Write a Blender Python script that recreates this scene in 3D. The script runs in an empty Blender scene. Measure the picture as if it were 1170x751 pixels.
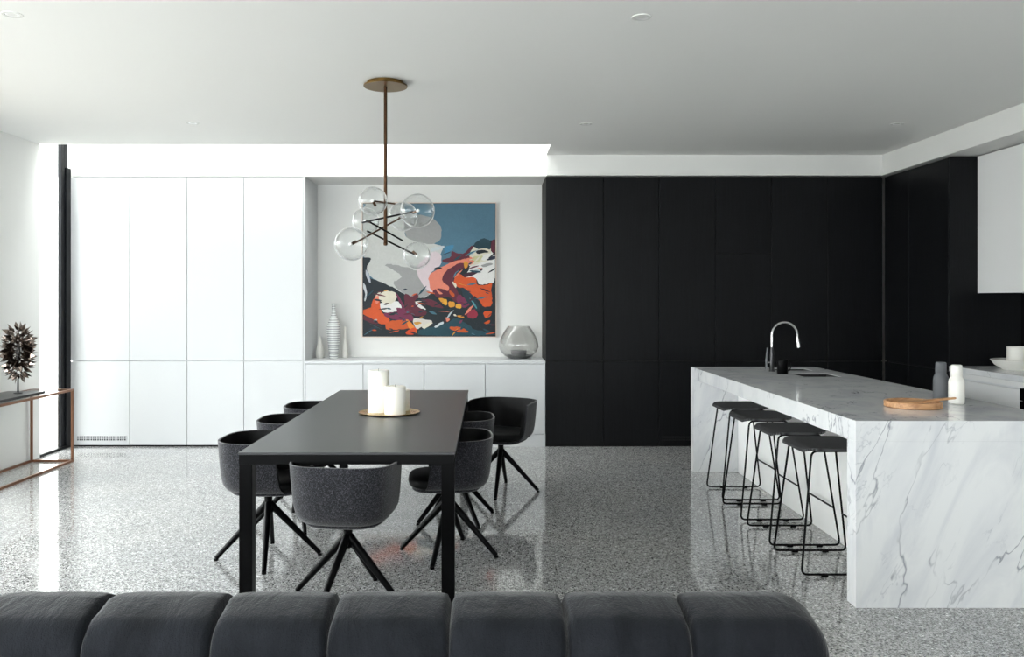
import bpy, bmesh, math, random
from mathutils import Vector, Matrix
random.seed(7)
sc = bpy.context.scene
COL = sc.collection
F = 950.0; VX, VY, H = 557.0, 343.0, 1.5

# ------------------------------------------------------------------ materials
def lin(c):
    def f(v):
        v /= 255.0
        return v/12.92 if v <= 0.04045 else ((v+0.055)/1.055)**2.4
    return (f(c[0]), f(c[1]), f(c[2]), 1.0)
def mat(name, rgb=(200,200,200), rough=0.5, metal=0.0, spec=0.5, coat=0.0, sheen=0.0, linear=None):
    m = bpy.data.materials.new(name); m.use_nodes = True
    b = m.node_tree.nodes['Principled BSDF']
    b.inputs['Base Color'].default_value = linear if linear else lin(rgb)
    b.inputs['Roughness'].default_value = rough
    b.inputs['Metallic'].default_value = metal
    b.inputs['Specular IOR Level'].default_value = spec
    b.inputs['Coat Weight'].default_value = coat
    b.inputs['Sheen Weight'].default_value = sheen
    return m
class NT:
    def __init__(s, m): s.t = m.node_tree; s.b = s.t.nodes['Principled BSDF']
    def n(s, typ, **kw):
        nd = s.t.nodes.new(typ)
        for k, v in kw.items():
            if k in nd.bl_rna.properties: setattr(nd, k, v)
            else: nd.inputs[k].default_value = v
        return nd
    def l(s, a, b): s.t.links.new(a, b)
    def coord(s, scale=(1,1,1), rot=(0,0,0)):
        c = s.n('ShaderNodeTexCoord'); mp = s.n('ShaderNodeMapping')
        mp.inputs['Scale'].default_value = scale; mp.inputs['Rotation'].default_value = rot
        s.l(c.outputs['Object'], mp.inputs['Vector']); return mp.outputs['Vector']
    def noise(s, vec, scale, detail=3, rough=.5, dist=0):
        n = s.n('ShaderNodeTexNoise'); s.l(vec, n.inputs['Vector'])
        n.inputs['Scale'].default_value = scale; n.inputs['Detail'].default_value = detail
        n.inputs['Roughness'].default_value = rough; n.inputs['Distortion'].default_value = dist
        return n
    def ramp(s, fac, stops, interp='LINEAR'):
        r = s.n('ShaderNodeValToRGB'); r.color_ramp.interpolation = interp
        e = r.color_ramp.elements
        while len(e) < len(stops): e.new(0.5)
        for i, (p, c) in enumerate(stops):
            e[i].position = p; e[i].color = c if len(c) == 4 else (*c, 1)
        s.l(fac, r.inputs['Fac']); return r.outputs['Color']
    def mix(s, a, b, fac, mode='MIX'):
        m = s.n('ShaderNodeMix', data_type='RGBA', blend_type=mode)
        for sock, v in ((m.inputs[0], fac), (m.inputs[6], a), (m.inputs[7], b)):
            if hasattr(v, 'links'): s.l(v, sock)
            else: sock.default_value = v
        return m.outputs[2]
    def bump(s, h, strength=.2, dist=.01):
        b = s.n('ShaderNodeBump'); b.inputs['Strength'].default_value = strength
        b.inputs['Distance'].default_value = dist
        s.l(h, b.inputs['Height']); s.l(b.outputs['Normal'], s.b.inputs['Normal'])
def g(v): return (v, v, v, 1)

M = {}
def plaster(name, rgb, rough=.85):
    m = mat(name, rgb, rough); t = NT(m)
    n = t.noise(t.coord(), 90, 4); t.bump(n.outputs['Fac'], .06, .003); return m
M['wall'] = plaster('white_wall_paint', (220,220,218))
M['ceil'] = plaster('ceiling_paint', (230,230,228))
M['exterior'] = plaster('exterior_render', (235,235,232))
M['white'] = mat('white_lacquer', (194,196,198), .45, spec=.35)
M['whitebody'] = mat('cupboard_carcass_white', (214,216,218), .6)
M['black_frame'] = mat('black_window_frame', (6,8,13), .4, spec=.2)
# terrazzo floor
m = mat('polished_terrazzo', (120,120,118), .06, spec=.75); t = NT(m); v = t.coord()
v1 = t.n('ShaderNodeTexVoronoi', feature='F1'); t.l(v, v1.inputs['Vector']); v1.inputs['Scale'].default_value = 92
sep = t.n('ShaderNodeSeparateColor'); t.l(v1.outputs['Color'], sep.inputs[0])
stone = t.ramp(sep.outputs[0], [(0, g(.035)), (.22, g(.12)), (.38, g(.28)), (.56, g(.48)), (.84, g(.66)), (.99, g(1))], 'CONSTANT')
v2 = t.n('ShaderNodeTexVoronoi', feature='F1'); t.l(v, v2.inputs['Vector']); v2.inputs['Scale'].default_value = 260
sep2 = t.n('ShaderNodeSeparateColor'); t.l(v2.outputs['Color'], sep2.inputs[0])
grit = t.ramp(sep2.outputs[0], [(0, g(.12)), (.25, g(.34)), (.6, g(.46)), (.9, g(.58))], 'CONSTANT')
mask = t.ramp(v1.outputs['Distance'], [(.0, g(1)), (.42, g(1)), (.5, g(0))])
c = t.mix(grit, stone, mask)
cl = t.noise(v, 1.1, 3)
c = t.mix(c, t.ramp(cl.outputs['Fac'], [(.3, (.84,.85,.86,1)), (.7, (1,.995,.975,1))]), 1.0, 'MULTIPLY')
t.l(c, t.b.inputs['Base Color'])
rr = t.ramp(cl.outputs['Fac'], [(.3, g(.04)), (.7, g(.085))]); t.l(rr, t.b.inputs['Roughness'])
M['terrazzo'] = m
# marble
m = mat('white_veined_marble', (225,226,228), .16, spec=.5); t = NT(m)
v = t.coord((1,1,1), (0, math.radians(-24), math.radians(8)))
mp = t.n('ShaderNodeMapping'); mp.inputs['Scale'].default_value = (2.7, 1.8, .72); t.l(v, mp.inputs['Vector']); vs = mp.outputs['Vector']
def vein(scale, width, dist, det=5):
    n = t.noise(vs, scale, det, .55, dist)
    a = t.n('ShaderNodeMath', operation='SUBTRACT'); t.l(n.outputs['Fac'], a.inputs[0]); a.inputs[1].default_value = .5
    b = t.n('ShaderNodeMath', operation='ABSOLUTE'); t.l(a.outputs[0], b.inputs[0])
    return t.ramp(b.outputs[0], [(0, g(1)), (width, g(0))])
ve1 = vein(1.0, .0075, .35); ve2 = vein(2.2, .007, .5); cloud = t.noise(vs, 1.7, 5, .6, .8)
gate = t.ramp(t.noise(vs, 1.9, 2).outputs['Fac'], [(.42, g(0)), (.6, g(1))])
base = t.mix(lin((222,223,224)), lin((200,202,207)), t.ramp(cloud.outputs['Fac'], [(.45, g(0)), (.7, g(1))]))
vm = t.mix(g(0), ve1, gate); vm2 = t.mix(g(0), ve2, t.ramp(t.noise(vs, 2.7, 2).outputs['Fac'], [(.5, g(0)), (.65, g(.75))]))
c = t.mix(base, lin((138,141,149)), vm); c = t.mix(c, lin((176,179,185)), vm2)
t.l(c, t.b.inputs['Base Color']); M['marble'] = m
# dark timber veneer
m = mat('black_stained_timber', (12,13,15), .45, spec=.16); t = NT(m); v = t.coord((55, 55, 2.2))
n = t.noise(v, 1.5, 5, .65, .3)
t.l(t.ramp(n.outputs['Fac'], [(.3, lin((5,6,7))), (.72, lin((19,20,23)))]), t.b.inputs['Base Color'])
t.bump(n.outputs['Fac'], .15, .002); M['blackwood'] = m
M['blackgap'] = mat('black_carcass', (5,5,6), .7)
# chair fabrics
m = mat('grey_melange_wool', (60,60,66), .95, spec=.15, sheen=.25); t = NT(m); v = t.coord()
n = t.noise(v, 330, 2, .7); n2 = t.noise(v, 120, 2, .6)
f = t.mix(n.outputs['Fac'], n2.outputs['Fac'], .35)
t.l(t.ramp(f, [(.36, lin((8,8,10))), (.5, lin((26,26,31))), (.68, lin((92,92,100)))]), t.b.inputs['Base Color'])
t.bump(f, .5, .003); M['melange'] = m
m = mat('black_leather', (6,6,7), .5, spec=.15); t = NT(m)
t.bump(t.noise(t.coord(), 160, 3).outputs['Fac'], .15, .002); M['leather'] = m
M['blackmetal'] = mat('matt_black_metal', (3,3,4), .35, spec=.1)
m = mat('charcoal_table_laminate', (50,51,53), .36, spec=.5); M['tabletop'] = m
# velvet sofa
m = mat('charcoal_velvet', (40,42,48), .8, spec=.12, sheen=.22); t = NT(m); v = t.coord((1,1,1))
m.node_tree.nodes['Principled BSDF'].inputs['Sheen Roughness'].default_value = .35
n = t.noise(t.coord((5, 2, 1.6)), 2.6, 5, .6, .5); n2 = t.noise(v, 260, 2)
t.l(t.mix(t.ramp(n.outputs['Fac'], [(.3, lin((19,21,25))), (.7, lin((33,35,40)))]), t.ramp(n2.outputs['Fac'], [(.3, g(.75)), (.7, g(1.2))]), .6, 'MULTIPLY'), t.b.inputs['Base Color'])
t.bump(t.mix(n.outputs['Fac'], n2.outputs['Fac'], .12), .45, .03); M['velvet'] = m
# stool weave
m = mat('charcoal_woven_seat', (46,46,48), .6, spec=.25); t = NT(m)
w = t.n('ShaderNodeTexWave', bands_direction='Y'); t.l(t.coord(), w.inputs['Vector']); w.inputs['Scale'].default_value = 34
w.inputs['Distortion'].default_value = .4
t.l(t.ramp(w.outputs['Fac'], [(0, lin((24,24,25))), (1, lin((74,74,76)))]), t.b.inputs['Base Color'])
t.bump(w.outputs['Fac'], .5, .004); M['weave'] = m
M['brass'] = mat('aged_brass', (124,98,56), .3, 1.0)
M['bronze'] = mat('dark_bronze_tube', (82,60,44), .32, 1.0)
M['copper'] = mat('brushed_copper', (132,96,76), .35, 1.0)
M['gold'] = mat('gold_tray', (196,168,112), .25, 1.0)
M['steel'] = mat('brushed_steel', (205,205,205), .22, 1.0)
M['pewter'] = mat('oxidised_pewter', (132,120,112), .2, 1.0)
M['dish'] = mat('grey_metal_dish', (126,126,128), .5, .4)
M['gunmetal'] = mat('gunmetal', (70,70,72), .35, .9)
M['darkstone'] = mat('black_slab', (20,20,22), .3)
m = mat('candle_wax', (246,243,234), .5); m.node_tree.nodes['Principled BSDF'].inputs['Subsurface Weight'].default_value = .15
m.node_tree.nodes['Principled BSDF'].inputs['Subsurface Radius'].default_value = (.02,.015,.01); M['wax'] = m
M['wick'] = mat('wick', (30,28,26), .9)
M['ceramic'] = mat('white_ceramic', (228,226,220), .35)
M['ceramic2'] = mat('matt_white_ceramic', (214,212,206), .6)
M['greyceramic'] = mat('grey_matt_ceramic', (84,86,90), .55)
m = mat('ribbed_grey_ceramic', (188,190,190), .5); t = NT(m)
w = t.n('ShaderNodeTexWave', bands_direction='Z'); t.l(t.coord(), w.inputs['Vector']); w.inputs['Scale'].default_value = 13
w.inputs['Distortion'].default_value = 1.2
t.l(t.ramp(w.outputs['Fac'], [(0, lin((120,122,124))), (.45, lin((205,207,206))), (1, lin((222,223,222)))]), t.b.inputs['Base Color'])
M['ribbed'] = m
m = mat('pale_oak', (190,142,98), .5); t = NT(m)
n = t.noise(t.coord((3, 40, 40)), 1.6, 4)
t.l(t.ramp(n.outputs['Fac'], [(.3, lin((160,112,72))), (.7, lin((206,160,116)))]), t.b.inputs['Base Color']); M['oak'] = m
M['lens'] = mat('lamp_lens', (235,235,232), .25)
M['reflector'] = mat('lamp_reflector', (225,225,225), .35, .3)
M['darkvoid'] = mat('dark_glass_oven', (6,6,7), .08)
M['sinkdark'] = mat('black_sink', (10,10,11), .35)
M['frame'] = mat('pale_pink_oak_frame', (214,196,184), .5)
M['paving'] = plaster('pale_paving', (132,128,122))
def glass(name, tint=(1,1,1,1), f0=.05, edge=.75, power=4.0, rough=0.0, rim=0):
    m = bpy.data.materials.new(name); m.use_nodes = True; nt = m.node_tree; nt.nodes.clear()
    out = nt.nodes.new('ShaderNodeOutputMaterial'); mx = nt.nodes.new('ShaderNodeMixShader')
    tr = nt.nodes.new('ShaderNodeBsdfTransparent'); tr.inputs[0].default_value = tint
    gl = nt.nodes.new('ShaderNodeBsdfGlossy'); gl.inputs['Roughness'].default_value = rough
    lw = nt.nodes.new('ShaderNodeLayerWeight'); lw.inputs['Blend'].default_value = .5
    p = nt.nodes.new('ShaderNodeMath'); p.operation = 'POWER'; p.inputs[1].default_value = power
    ma = nt.nodes.new('ShaderNodeMath'); ma.operation = 'MULTIPLY_ADD'; ma.inputs[1].default_value = edge; ma.inputs[2].default_value = f0
    L = nt.links.new
    L(lw.outputs['Facing'], p.inputs[0]); L(p.outputs[0], ma.inputs[0]); L(ma.outputs[0], mx.inputs[0])
    L(tr.outputs[0], mx.inputs[1]); L(gl.outputs[0], mx.inputs[2]); L(mx.outputs[0], out.inputs[0])
    if rim:      # white mixed into the grazing edge, standing in for refracted daylight
        df = nt.nodes.new('ShaderNodeBsdfTranslucent'); dd = nt.nodes.new('ShaderNodeBsdfDiffuse'); ad = nt.nodes.new('ShaderNodeMixShader')
        m2 = nt.nodes.new('ShaderNodeMixShader'); p2 = nt.nodes.new('ShaderNodeMath'); p2.operation = 'POWER'; p2.inputs[1].default_value = 7
        k2 = nt.nodes.new('ShaderNodeMath'); k2.operation = 'MULTIPLY'; k2.inputs[1].default_value = rim
        df.inputs[0].default_value = dd.inputs[0].default_value = (.95,.95,.95,1)
        L(df.outputs[0], ad.inputs[1]); L(dd.outputs[0], ad.inputs[2])
        L(lw.outputs['Facing'], p2.inputs[0]); L(p2.outputs[0], k2.inputs[0]); L(k2.outputs[0], m2.inputs[0])
        L(mx.outputs[0], m2.inputs[1]); L(ad.outputs[0], m2.inputs[2]); L(m2.outputs[0], out.inputs[0])
    return m
M['pane'] = glass('window_glass', (.96,.98,.97,1), .03, .6)
M['globe'] = glass('clear_blown_glass', (.985,.99,.99,1), .02, .95, 3.2, .15, .8)
M['smoke'] = glass('smoky_glass', (.94,.94,.935,1), .04, .8, 3, .03)

# ------------------------------------------------------------------ helpers
def link(name, bm, material, parent=None, loc=(0,0,0), rot=(0,0,0), smooth=False, angle=40):
    bmesh.ops.recalc_face_normals(bm, faces=bm.faces)
    me = bpy.data.meshes.new(name); bm.to_mesh(me); bm.free()
    mats = material if isinstance(material, (list, tuple)) else [material]
    for x in mats: me.materials.append(x)
    if smooth:
        me.shade_smooth()
        try: me.set_sharp_from_angle(angle=math.radians(angle))
        except Exception: pass
    o = bpy.data.objects.new(name, me); COL.objects.link(o)
    o.location = loc; o.rotation_euler = rot
    if parent: o.parent = parent
    return o
def empty(name, loc=(0,0,0), rz=0):
    o = bpy.data.objects.new(name, None); COL.objects.link(o)
    o.location = loc; o.rotation_euler = (0,0,rz); o.empty_display_size = .1
    return o
def tag(o, label, cat, group=None):
    o['label'] = label; o['category'] = cat
    if group: o['group'] = group
    return o
def struct(o): o['kind'] = 'structure'; return o
def copy_tree(o, parent=None):
    c = o.copy(); COL.objects.link(c); c.parent = parent
    for ch in list(o.children): copy_tree(ch, c)
    return c
def box(bm, x0, x1, y0, y1, z0, z1, bev=0, seg=2):
    b2 = bmesh.new()
    vs = [b2.verts.new((x, y, z)) for x in (x0, x1) for y in (y0, y1) for z in (z0, z1)]
    for f in ((0,1,3,2),(4,6,7,5),(0,4,5,1),(2,3,7,6),(0,2,6,4),(1,5,7,3)): b2.faces.new([vs[i] for i in f])
    bmesh.ops.recalc_face_normals(b2, faces=b2.faces)
    if bev: bmesh.ops.bevel(b2, geom=list(b2.edges), offset=bev, segments=seg, profile=.5, affect='EDGES')
    me = bpy.data.meshes.new('t'); b2.to_mesh(me); b2.free(); bm.from_mesh(me); bpy.data.meshes.remove(me)
    return bm
def B(*a, **k): return box(bmesh.new(), *a, **k)
def wbox(name, m, x0, x1, y0, y1, z0, z1, bev=0, parent=None, origin=None):
    """box given in world coordinates; its object sits at the base centre (or at origin)"""
    o = origin or ((x0+x1)/2, (y0+y1)/2, z0)
    bm = B(x0-o[0], x1-o[0], y0-o[1], y1-o[1], z0-o[2], z1-o[2], bev=bev)
    return link(name, bm, m, parent, (0,0,0) if parent else o)
def lathe(bm, prof, seg=32, cap=True, c=(0,0,0)):
    rings = []
    for r, z in prof:
        if r < 1e-5: rings.append([bm.verts.new((c[0], c[1], c[2]+z))])
        else: rings.append([bm.verts.new((c[0]+r*math.cos(2*math.pi*i/seg), c[1]+r*math.sin(2*math.pi*i/seg), c[2]+z)) for i in range(seg)])
    for a, b in zip(rings, rings[1:]):
        if len(a) == 1 and len(b) == 1: continue
        for i in range(seg):
            j = (i+1) % seg
            if len(a) == 1: bm.faces.new((a[0], b[j], b[i]))
            elif len(b) == 1: bm.faces.new((a[i], a[j], b[0]))
            else: bm.faces.new((a[i], a[j], b[j], b[i]))
    if cap:
        for r in (rings[0], rings[-1]):
            if len(r) > 1: bm.faces.new(r)
    return bm
def tube(bm, pts, r, seg=10, closed=False, r1=None):
    pts = [Vector(p) for p in pts]; n = len(pts); rings = []
    up = None
    for i, p in enumerate(pts):
        a = pts[(i-1) % n] if (closed or i > 0) else p
        b = pts[(i+1) % n] if (closed or i < n-1) else p
        d = (b-a).normalized()
        if up is None:
            up = Vector((0,0,1)) if abs(d.z) < .9 else Vector((1,0,0))
        s = d.cross(up); 
        if s.length < 1e-4: s = d.cross(Vector((0,1,0)))
        s.normalize(); up = s.cross(d).normalized()
        rad = r if r1 is None else r + (r1-r)*i/max(1, n-1)
        rings.append([bm.verts.new(p + (s*math.cos(2*math.pi*k/seg)+up*math.sin(2*math.pi*k/seg))*rad) for k in range(seg)])
    m_ = n if closed else n-1
    for i in range(m_):
        a, b = rings[i], rings[(i+1) % n]
        # match ring alignment
        off = 0
        if closed and i == n-1:
            off = min(range(seg), key=lambda q: (a[0].co-b[q].co).length)
        for k in range(seg):
            bm.faces.new((a[k], a[(k+1) % seg], b[(k+1+off) % seg], b[(k+off) % seg]))
    if not closed: bm.faces.new(rings[0]); bm.faces.new(rings[-1])
    return bm
def fillet(pts, rad, n=5, closed=False):
    pts = [Vector(p) for p in pts]; out = []
    N = len(pts)
    for i, p in enumerate(pts):
        if not closed and i in (0, N-1): out.append(p); continue
        a = pts[(i-1) % N]; b = pts[(i+1) % N]
        d1 = (a-p); d2 = (b-p); r = min(rad, d1.length*.45, d2.length*.45)
        p1 = p + d1.normalized()*r; p2 = p + d2.normalized()*r
        for k in range(n+1):
            t_ = k/n; out.append((1-t_)**2*p1 + 2*t_*(1-t_)*p + t_*t_*p2)
    return out
def slab(bm, outline, z0, z1, inset=0.0):
    """closed prism of an outline (list of xy)"""
    lo = [bm.verts.new((x, y, z0)) for x, y in outline]; hi = [bm.verts.new((x, y, z1)) for x, y in outline]
    n = len(outline)
    for i in range(n): bm.faces.new((lo[i], lo[(i+1) % n], hi[(i+1) % n], hi[i]))
    bm.faces.new(lo); bm.faces.new(hi); return bm

# ------------------------------------------------------------------ room shell
XL, XR, YB, YN = -4.26, 4.70, 9.12, -3.2
ZC, ZT = 2.98, 2.766
SY0, SY1, SX1, SZ = 7.91, 8.50, .60, 4.1       # skylight slot over the cupboards
struct(wbox('floor', M['terrazzo'], XL-.16, XR+.16, YN-.16, YB+.16, -.12, 0, origin=(0,0,0)))
bm = bmesh.new()
box(bm, XL-.16, XR+.16, YN-.16, SY0, ZC, ZC+.16)
box(bm, SX1, XR+.16, SY0, YB+.16, ZC, ZC+.16)
struct(link('ceiling', bm, M['ceil']))
bm = bmesh.new()   # skylight shaft lining
box(bm, XL-.16, SX1+.12, SY0-.12, SY0, ZC+.16, SZ)
box(bm, SX1, SX1+.12, SY0, SY1, ZC+.16, SZ)
box(bm, XL-.16, XL, SY0, SY1, ZC+.3, SZ)
struct(link('trim_3', bm, M['wall']))
bm = bmesh.new()
box(bm, XL-.16, XR+.16, YB, YB+.16, 0, ZC)
box(bm, XL-.16, SX1, SY1, YB+.16, ZT, SZ)
struct(link('wall_back', bm, M['wall']))
struct(wbox('trim_1', M['wall'], SX1, XR, 8.47, YB, ZT+.004, ZC, .003))
struct(wbox('trim_2', M['wall'], 4.02, XR, YN, 8.47, ZT+.004, ZC, .003))
# left wall: solid near the far end, wide glazing towards the camera (outside the frame)
bm = bmesh.new()
box(bm, XL-.16, XL, 6.5, SY0, 0, ZC)
box(bm, XL-.16, XL, YN, .9, 0, ZC); box(bm, XL-.16, XL, .9, 6.5, 2.55, ZC)
struct(link('wall_left', bm, M['wall']))
struct(wbox('wall_right', M['wall'], XR, XR+.16, YN, YB, 0, ZC))
bm = bmesh.new()
box(bm, XL-.16, -3.9, YN-.16, YN, 0, ZC); box(bm, .2, XR+.16, YN-.16, YN, 0, ZC); box(bm, -3.9, .2, YN-.16, YN, 2.6, ZC)
struct(link('wall_rear', bm, M['wall']))
def window(name, x0, x1, y0, y1, z0, z1, axis, mull, fw=.05):
    """frame with mullions in a plane; axis 'x' = plane across x"""
    bm = bmesh.new()
    if axis == 'x':
        box(bm, x0, x1, y0, y1, z0, z0+fw); box(bm, x0, x1, y0, y1, z1-fw, z1)
        for y in mull: box(bm, x0, x1, y-fw/2, y+fw/2, z0+fw, z1-fw)
    else:
        box(bm, x0, x1, y0, y1, z0, z0+fw); box(bm, x0, x1, y0, y1, z1-fw, z1)
        for x in mull: box(bm, x-fw/2, x+fw/2, y0, y1, z0+fw, z1-fw)
    o = struct(link(name, bm, M['black_frame']))
    if axis == 'x': p = B((x0+x1)/2-.006, (x0+x1)/2+.006, y0+.01, y1-.01, z0+fw*.6, z1-fw*.6)
    else: p = B(x0+.01, x1-.01, (y0+y1)/2-.006, (y0+y1)/2+.006, z0+fw*.6, z1-fw*.6)
    link('window_pane', p, M['pane'], o)
    return o
window('window_2', XL-.13, XL-.05, .9, 6.5, 0, 2.55, 'x', [.925, 3.7, 6.475])
window('added_fill_window', -3.9, .2, YN-.12, YN-.04, 0, 2.6, 'y', [-3.875, -1.85, .175])  # unseen window added behind the camera for fill light
# tall narrow window at the far end of the left wall, running up past the ceiling line
bm = bmesh.new()
box(bm, XL-.06, XL, SY0, SY1, 0, .025)
box(bm, XL-.05, XL-.012, 8.335, 8.40, .025, ZC+.3, .004)
box(bm, XL-.05, XL+.004, 8.405, 8.497, .025, 2.84, .004)
box(bm, XL-.05, XL-.012, 8.405, 8.46, 2.84, ZC+.3)
w1 = struct(link('window_1', bm, M['black_frame']))
link('window_pane', B(XL-.040, XL-.028, SY0, 8.335, .025, ZC+.3), M['pane'], w1)
sk = struct(wbox('window_4', M['pane'], XL-.16, SX1+.12, SY0-.12, SY1+.1, SZ, SZ+.014))
# outside, seen only through the narrow window
struct(wbox('ground', M['paving'], -14, XL-.16, -6, 20, -.14, -.02))
struct(wbox('wall_garden', M['exterior'], -9.2, -9.0, -6, 20, -.02, 2.2))
struct(wbox('wall_neighbour', M['exterior'], -9.0, XL-.16, 13.0, 13.2, -.02, 3.6))

# ------------------------------------------------------------------ cupboards
GAP = .0035
FY = 8.50      # front plane of the joinery along the back wall
def cup(x0, x1, body, face, splits, label, group, top=ZT-.004, plinth=.045, pmat=None, pset=.035, depth=None, vent=None, extra_side=False):
    """cupboard unit on the back wall: splits = list of (z0, z1) door heights"""
    yb = depth or YB-.004
    cx = (x0+x1)/2
    r = empty('cupboard', (cx, (FY+yb)/2, 0)); tag(r, label, 'cupboard', group)
    org = (cx, (FY+yb)/2, 0)
    bb = bmesh.new(); a = lambda *q, **k: box(bb, q[0]-org[0], q[1]-org[0], q[2]-org[1], q[3]-org[1], q[4], q[5], **k)
    a(x0+.001, x1-.001, FY+.024, yb, plinth, top)
    link('carcass', bb, body, r)
    bb = bmesh.new(); box(bb, x0+.001-org[0], x1-.001-org[0], FY+pset-org[1], FY+.09-org[1], 0, plinth)
    link('plinth', bb, pmat or M['blackgap'], r)
    for z0, z1 in splits:
        bb = B(x0+GAP/2-org[0]+.0005, x1-GAP/2-org[0]-.0005, FY-org[1], FY+.022-org[1], z0, z1, bev=.0025, seg=1)
        link('door', bb, face, r)
    if vent: 
        vx0, vx1, vz0, vz1, vm, vb = vent
        bb = bmesh.new()
        y0, y1 = FY-.006-org[1], FY-org[1]
        box(bb, vx0-org[0], vx1-org[0], y0, y1, vz1-.006, vz1); box(bb, vx0-org[0], vx1-org[0], y0, y1, vz0, vz0+.006)
        n = 22
        for k in range(n+1):
            xx = vx0+(vx1-vx0-.005)*k/n
            box(bb, xx-org[0], xx+.005-org[0], y0, y1, vz0+.006, vz1-.006)
        box(bb, vx0+.005-org[0], vx1-org[0]-.001, y0+.001, y1, (vz0+vz1)/2-.003, (vz0+vz1)/2+.003)
        v = link('vent_grille', bb, vm, r)
        bb = B(vx0+.003-org[0], vx1-.003-org[0], y1-.0015, y1-.0002, vz0+.003, vz1-.003)
        link('vent_opening', bb, vb, v)
    return r
M['ventgrey'] = mat('grey_vent_slot', (70,72,76), .7)
M['panelwhite_lit'] = mat('satin_white_panel_lit', (246,246,245), .4)  # base lightened to paint in side light on the island back panels
M['kwhite_lit'] = mat('kitchen_white_lacquer_lit', (226,226,226), .4, spec=.4)  # same white lacquer, lightened to stand in for side light on the right
px2x = lambda px, Y=FY: (px-VX)/F*Y
wx = [px2x(p) for p in (80.5, 148, 213.5, 278.5, 346.5)]
tall = [(.018, .872), (.885, ZT-.012)]
labs = ['tall white cupboard beside the black window frame, vent grille at its foot',
        'tall white handleless cupboard, second from the black window frame',
        'tall white handleless cupboard, third from the black window frame',
        'tall white cupboard on the left edge of the painting niche']
for i in range(4):
    cup(wx[i], wx[i+1], M['whitebody'], M['white'], tall, labs[i], 'tall white cupboards by the window',
        vent=(px2x(87.6), px2x(144.5), .058, .115, M['white'], M['ventgrey']) if i == 0 else None)
# finished side panel of the white block
nx = [wx[4]+.02, px2x(415), px2x(484.5), px2x(554.5), px2x(623.3)]
pn = wbox('side_panel', M['white'], wx[4], wx[4]+.018, FY, YB-.004, 0, ZT-.004, .001)
tag(pn, 'tall white side panel framing the left of the painting niche', 'panel')
low = [(.13, .845)]
labs = ['low white cupboard below the slim vases', 'low white cupboard behind the candles on the table',
        'low white cupboard below the right half of the painting', 'low white cupboard below the round smoky glass bowl']
for i in range(4):
    cup(nx[i], nx[i+1], M['whitebody'], M['white'], low, labs[i], 'low white cupboards in the niche', top=.848, plinth=.127, pmat=M['white'], pset=.012)
o = wbox('sideboard_top', M['white'], nx[0], nx[4], FY-.002, YB-.004, .85, .876, .002)
tag(o, 'white top running along the low cupboards under the painting', 'worktop')
bx = [px2x(p) for p in (624, 689.5, 753, 817.5, 881.5, 946, 1011.5)]
bx[0] = nx[4]+.002; bx[-1] = 4.04
fr = [(.018, .872), (.885, 1.975), (1.981, ZT-.012)]
labs = ['tall black timber cupboard at the right edge of the painting niche',
        'tall black timber cupboard, second from the painting niche',
        'tall black timber cupboard just left of the marble island, dark vent at its foot',
        'tall black timber cupboard with an extra door joint at head height, left of the tap',
        'tall black timber cupboard directly behind the curved tap spout',
        'tall black timber cupboard in the far corner of the kitchen']
for i in range(6):
    cup(bx[i], bx[i+1], M['blackgap'], M['blackwood'], fr if i == 3 else tall, labs[i], 'tall black cupboards along the back wall',
        vent=(px2x(756), px2x(806), .06, .11, M['blackwood'], M['blackgap']) if i == 2 else None)
# tall black units on the right wall (front faces look left)
RX = 4.06; RY0 = 7.30
ry = [FY-.002, 8.02, RY0+.02]
for i, lab in enumerate(['tall black timber cupboard on the right wall, in the corner',
                         'tall black timber cupboard on the right wall, nearest the white wall cupboard']):
    y1, y0 = ry[i], ry[i+1]; org = ((RX+XR)/2, (y0+y1)/2, 0)
    r = empty('cupboard', org); tag(r, lab, 'cupboard', 'tall black cupboards on the right wall')
    link('carcass', B(RX+.024-org[0], XR-.004-org[0], y0+.001-org[1], y1-.001-org[1], .045, ZT-.004), M['blackgap'], r)
    link('plinth', B(RX+.035-org[0], RX+.09-org[0], y0+.001-org[1], y1-.001-org[1], 0, .045), M['blackgap'], r)
    for z0, z1 in tall:
        link('door', B(RX-org[0], RX+.022-org[0], y0+.002-org[1], y1-.002-org[1], z0, z1, bev=.0015, seg=1), M['blackwood'], r)
pn = wbox('end_panel', M['blackwood'], RX, XR-.004, RY0, RY0+.018, 0, ZT-.004, .001)
tag(pn, 'black timber end panel closing the tall cupboards on the right', 'panel')
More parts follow.
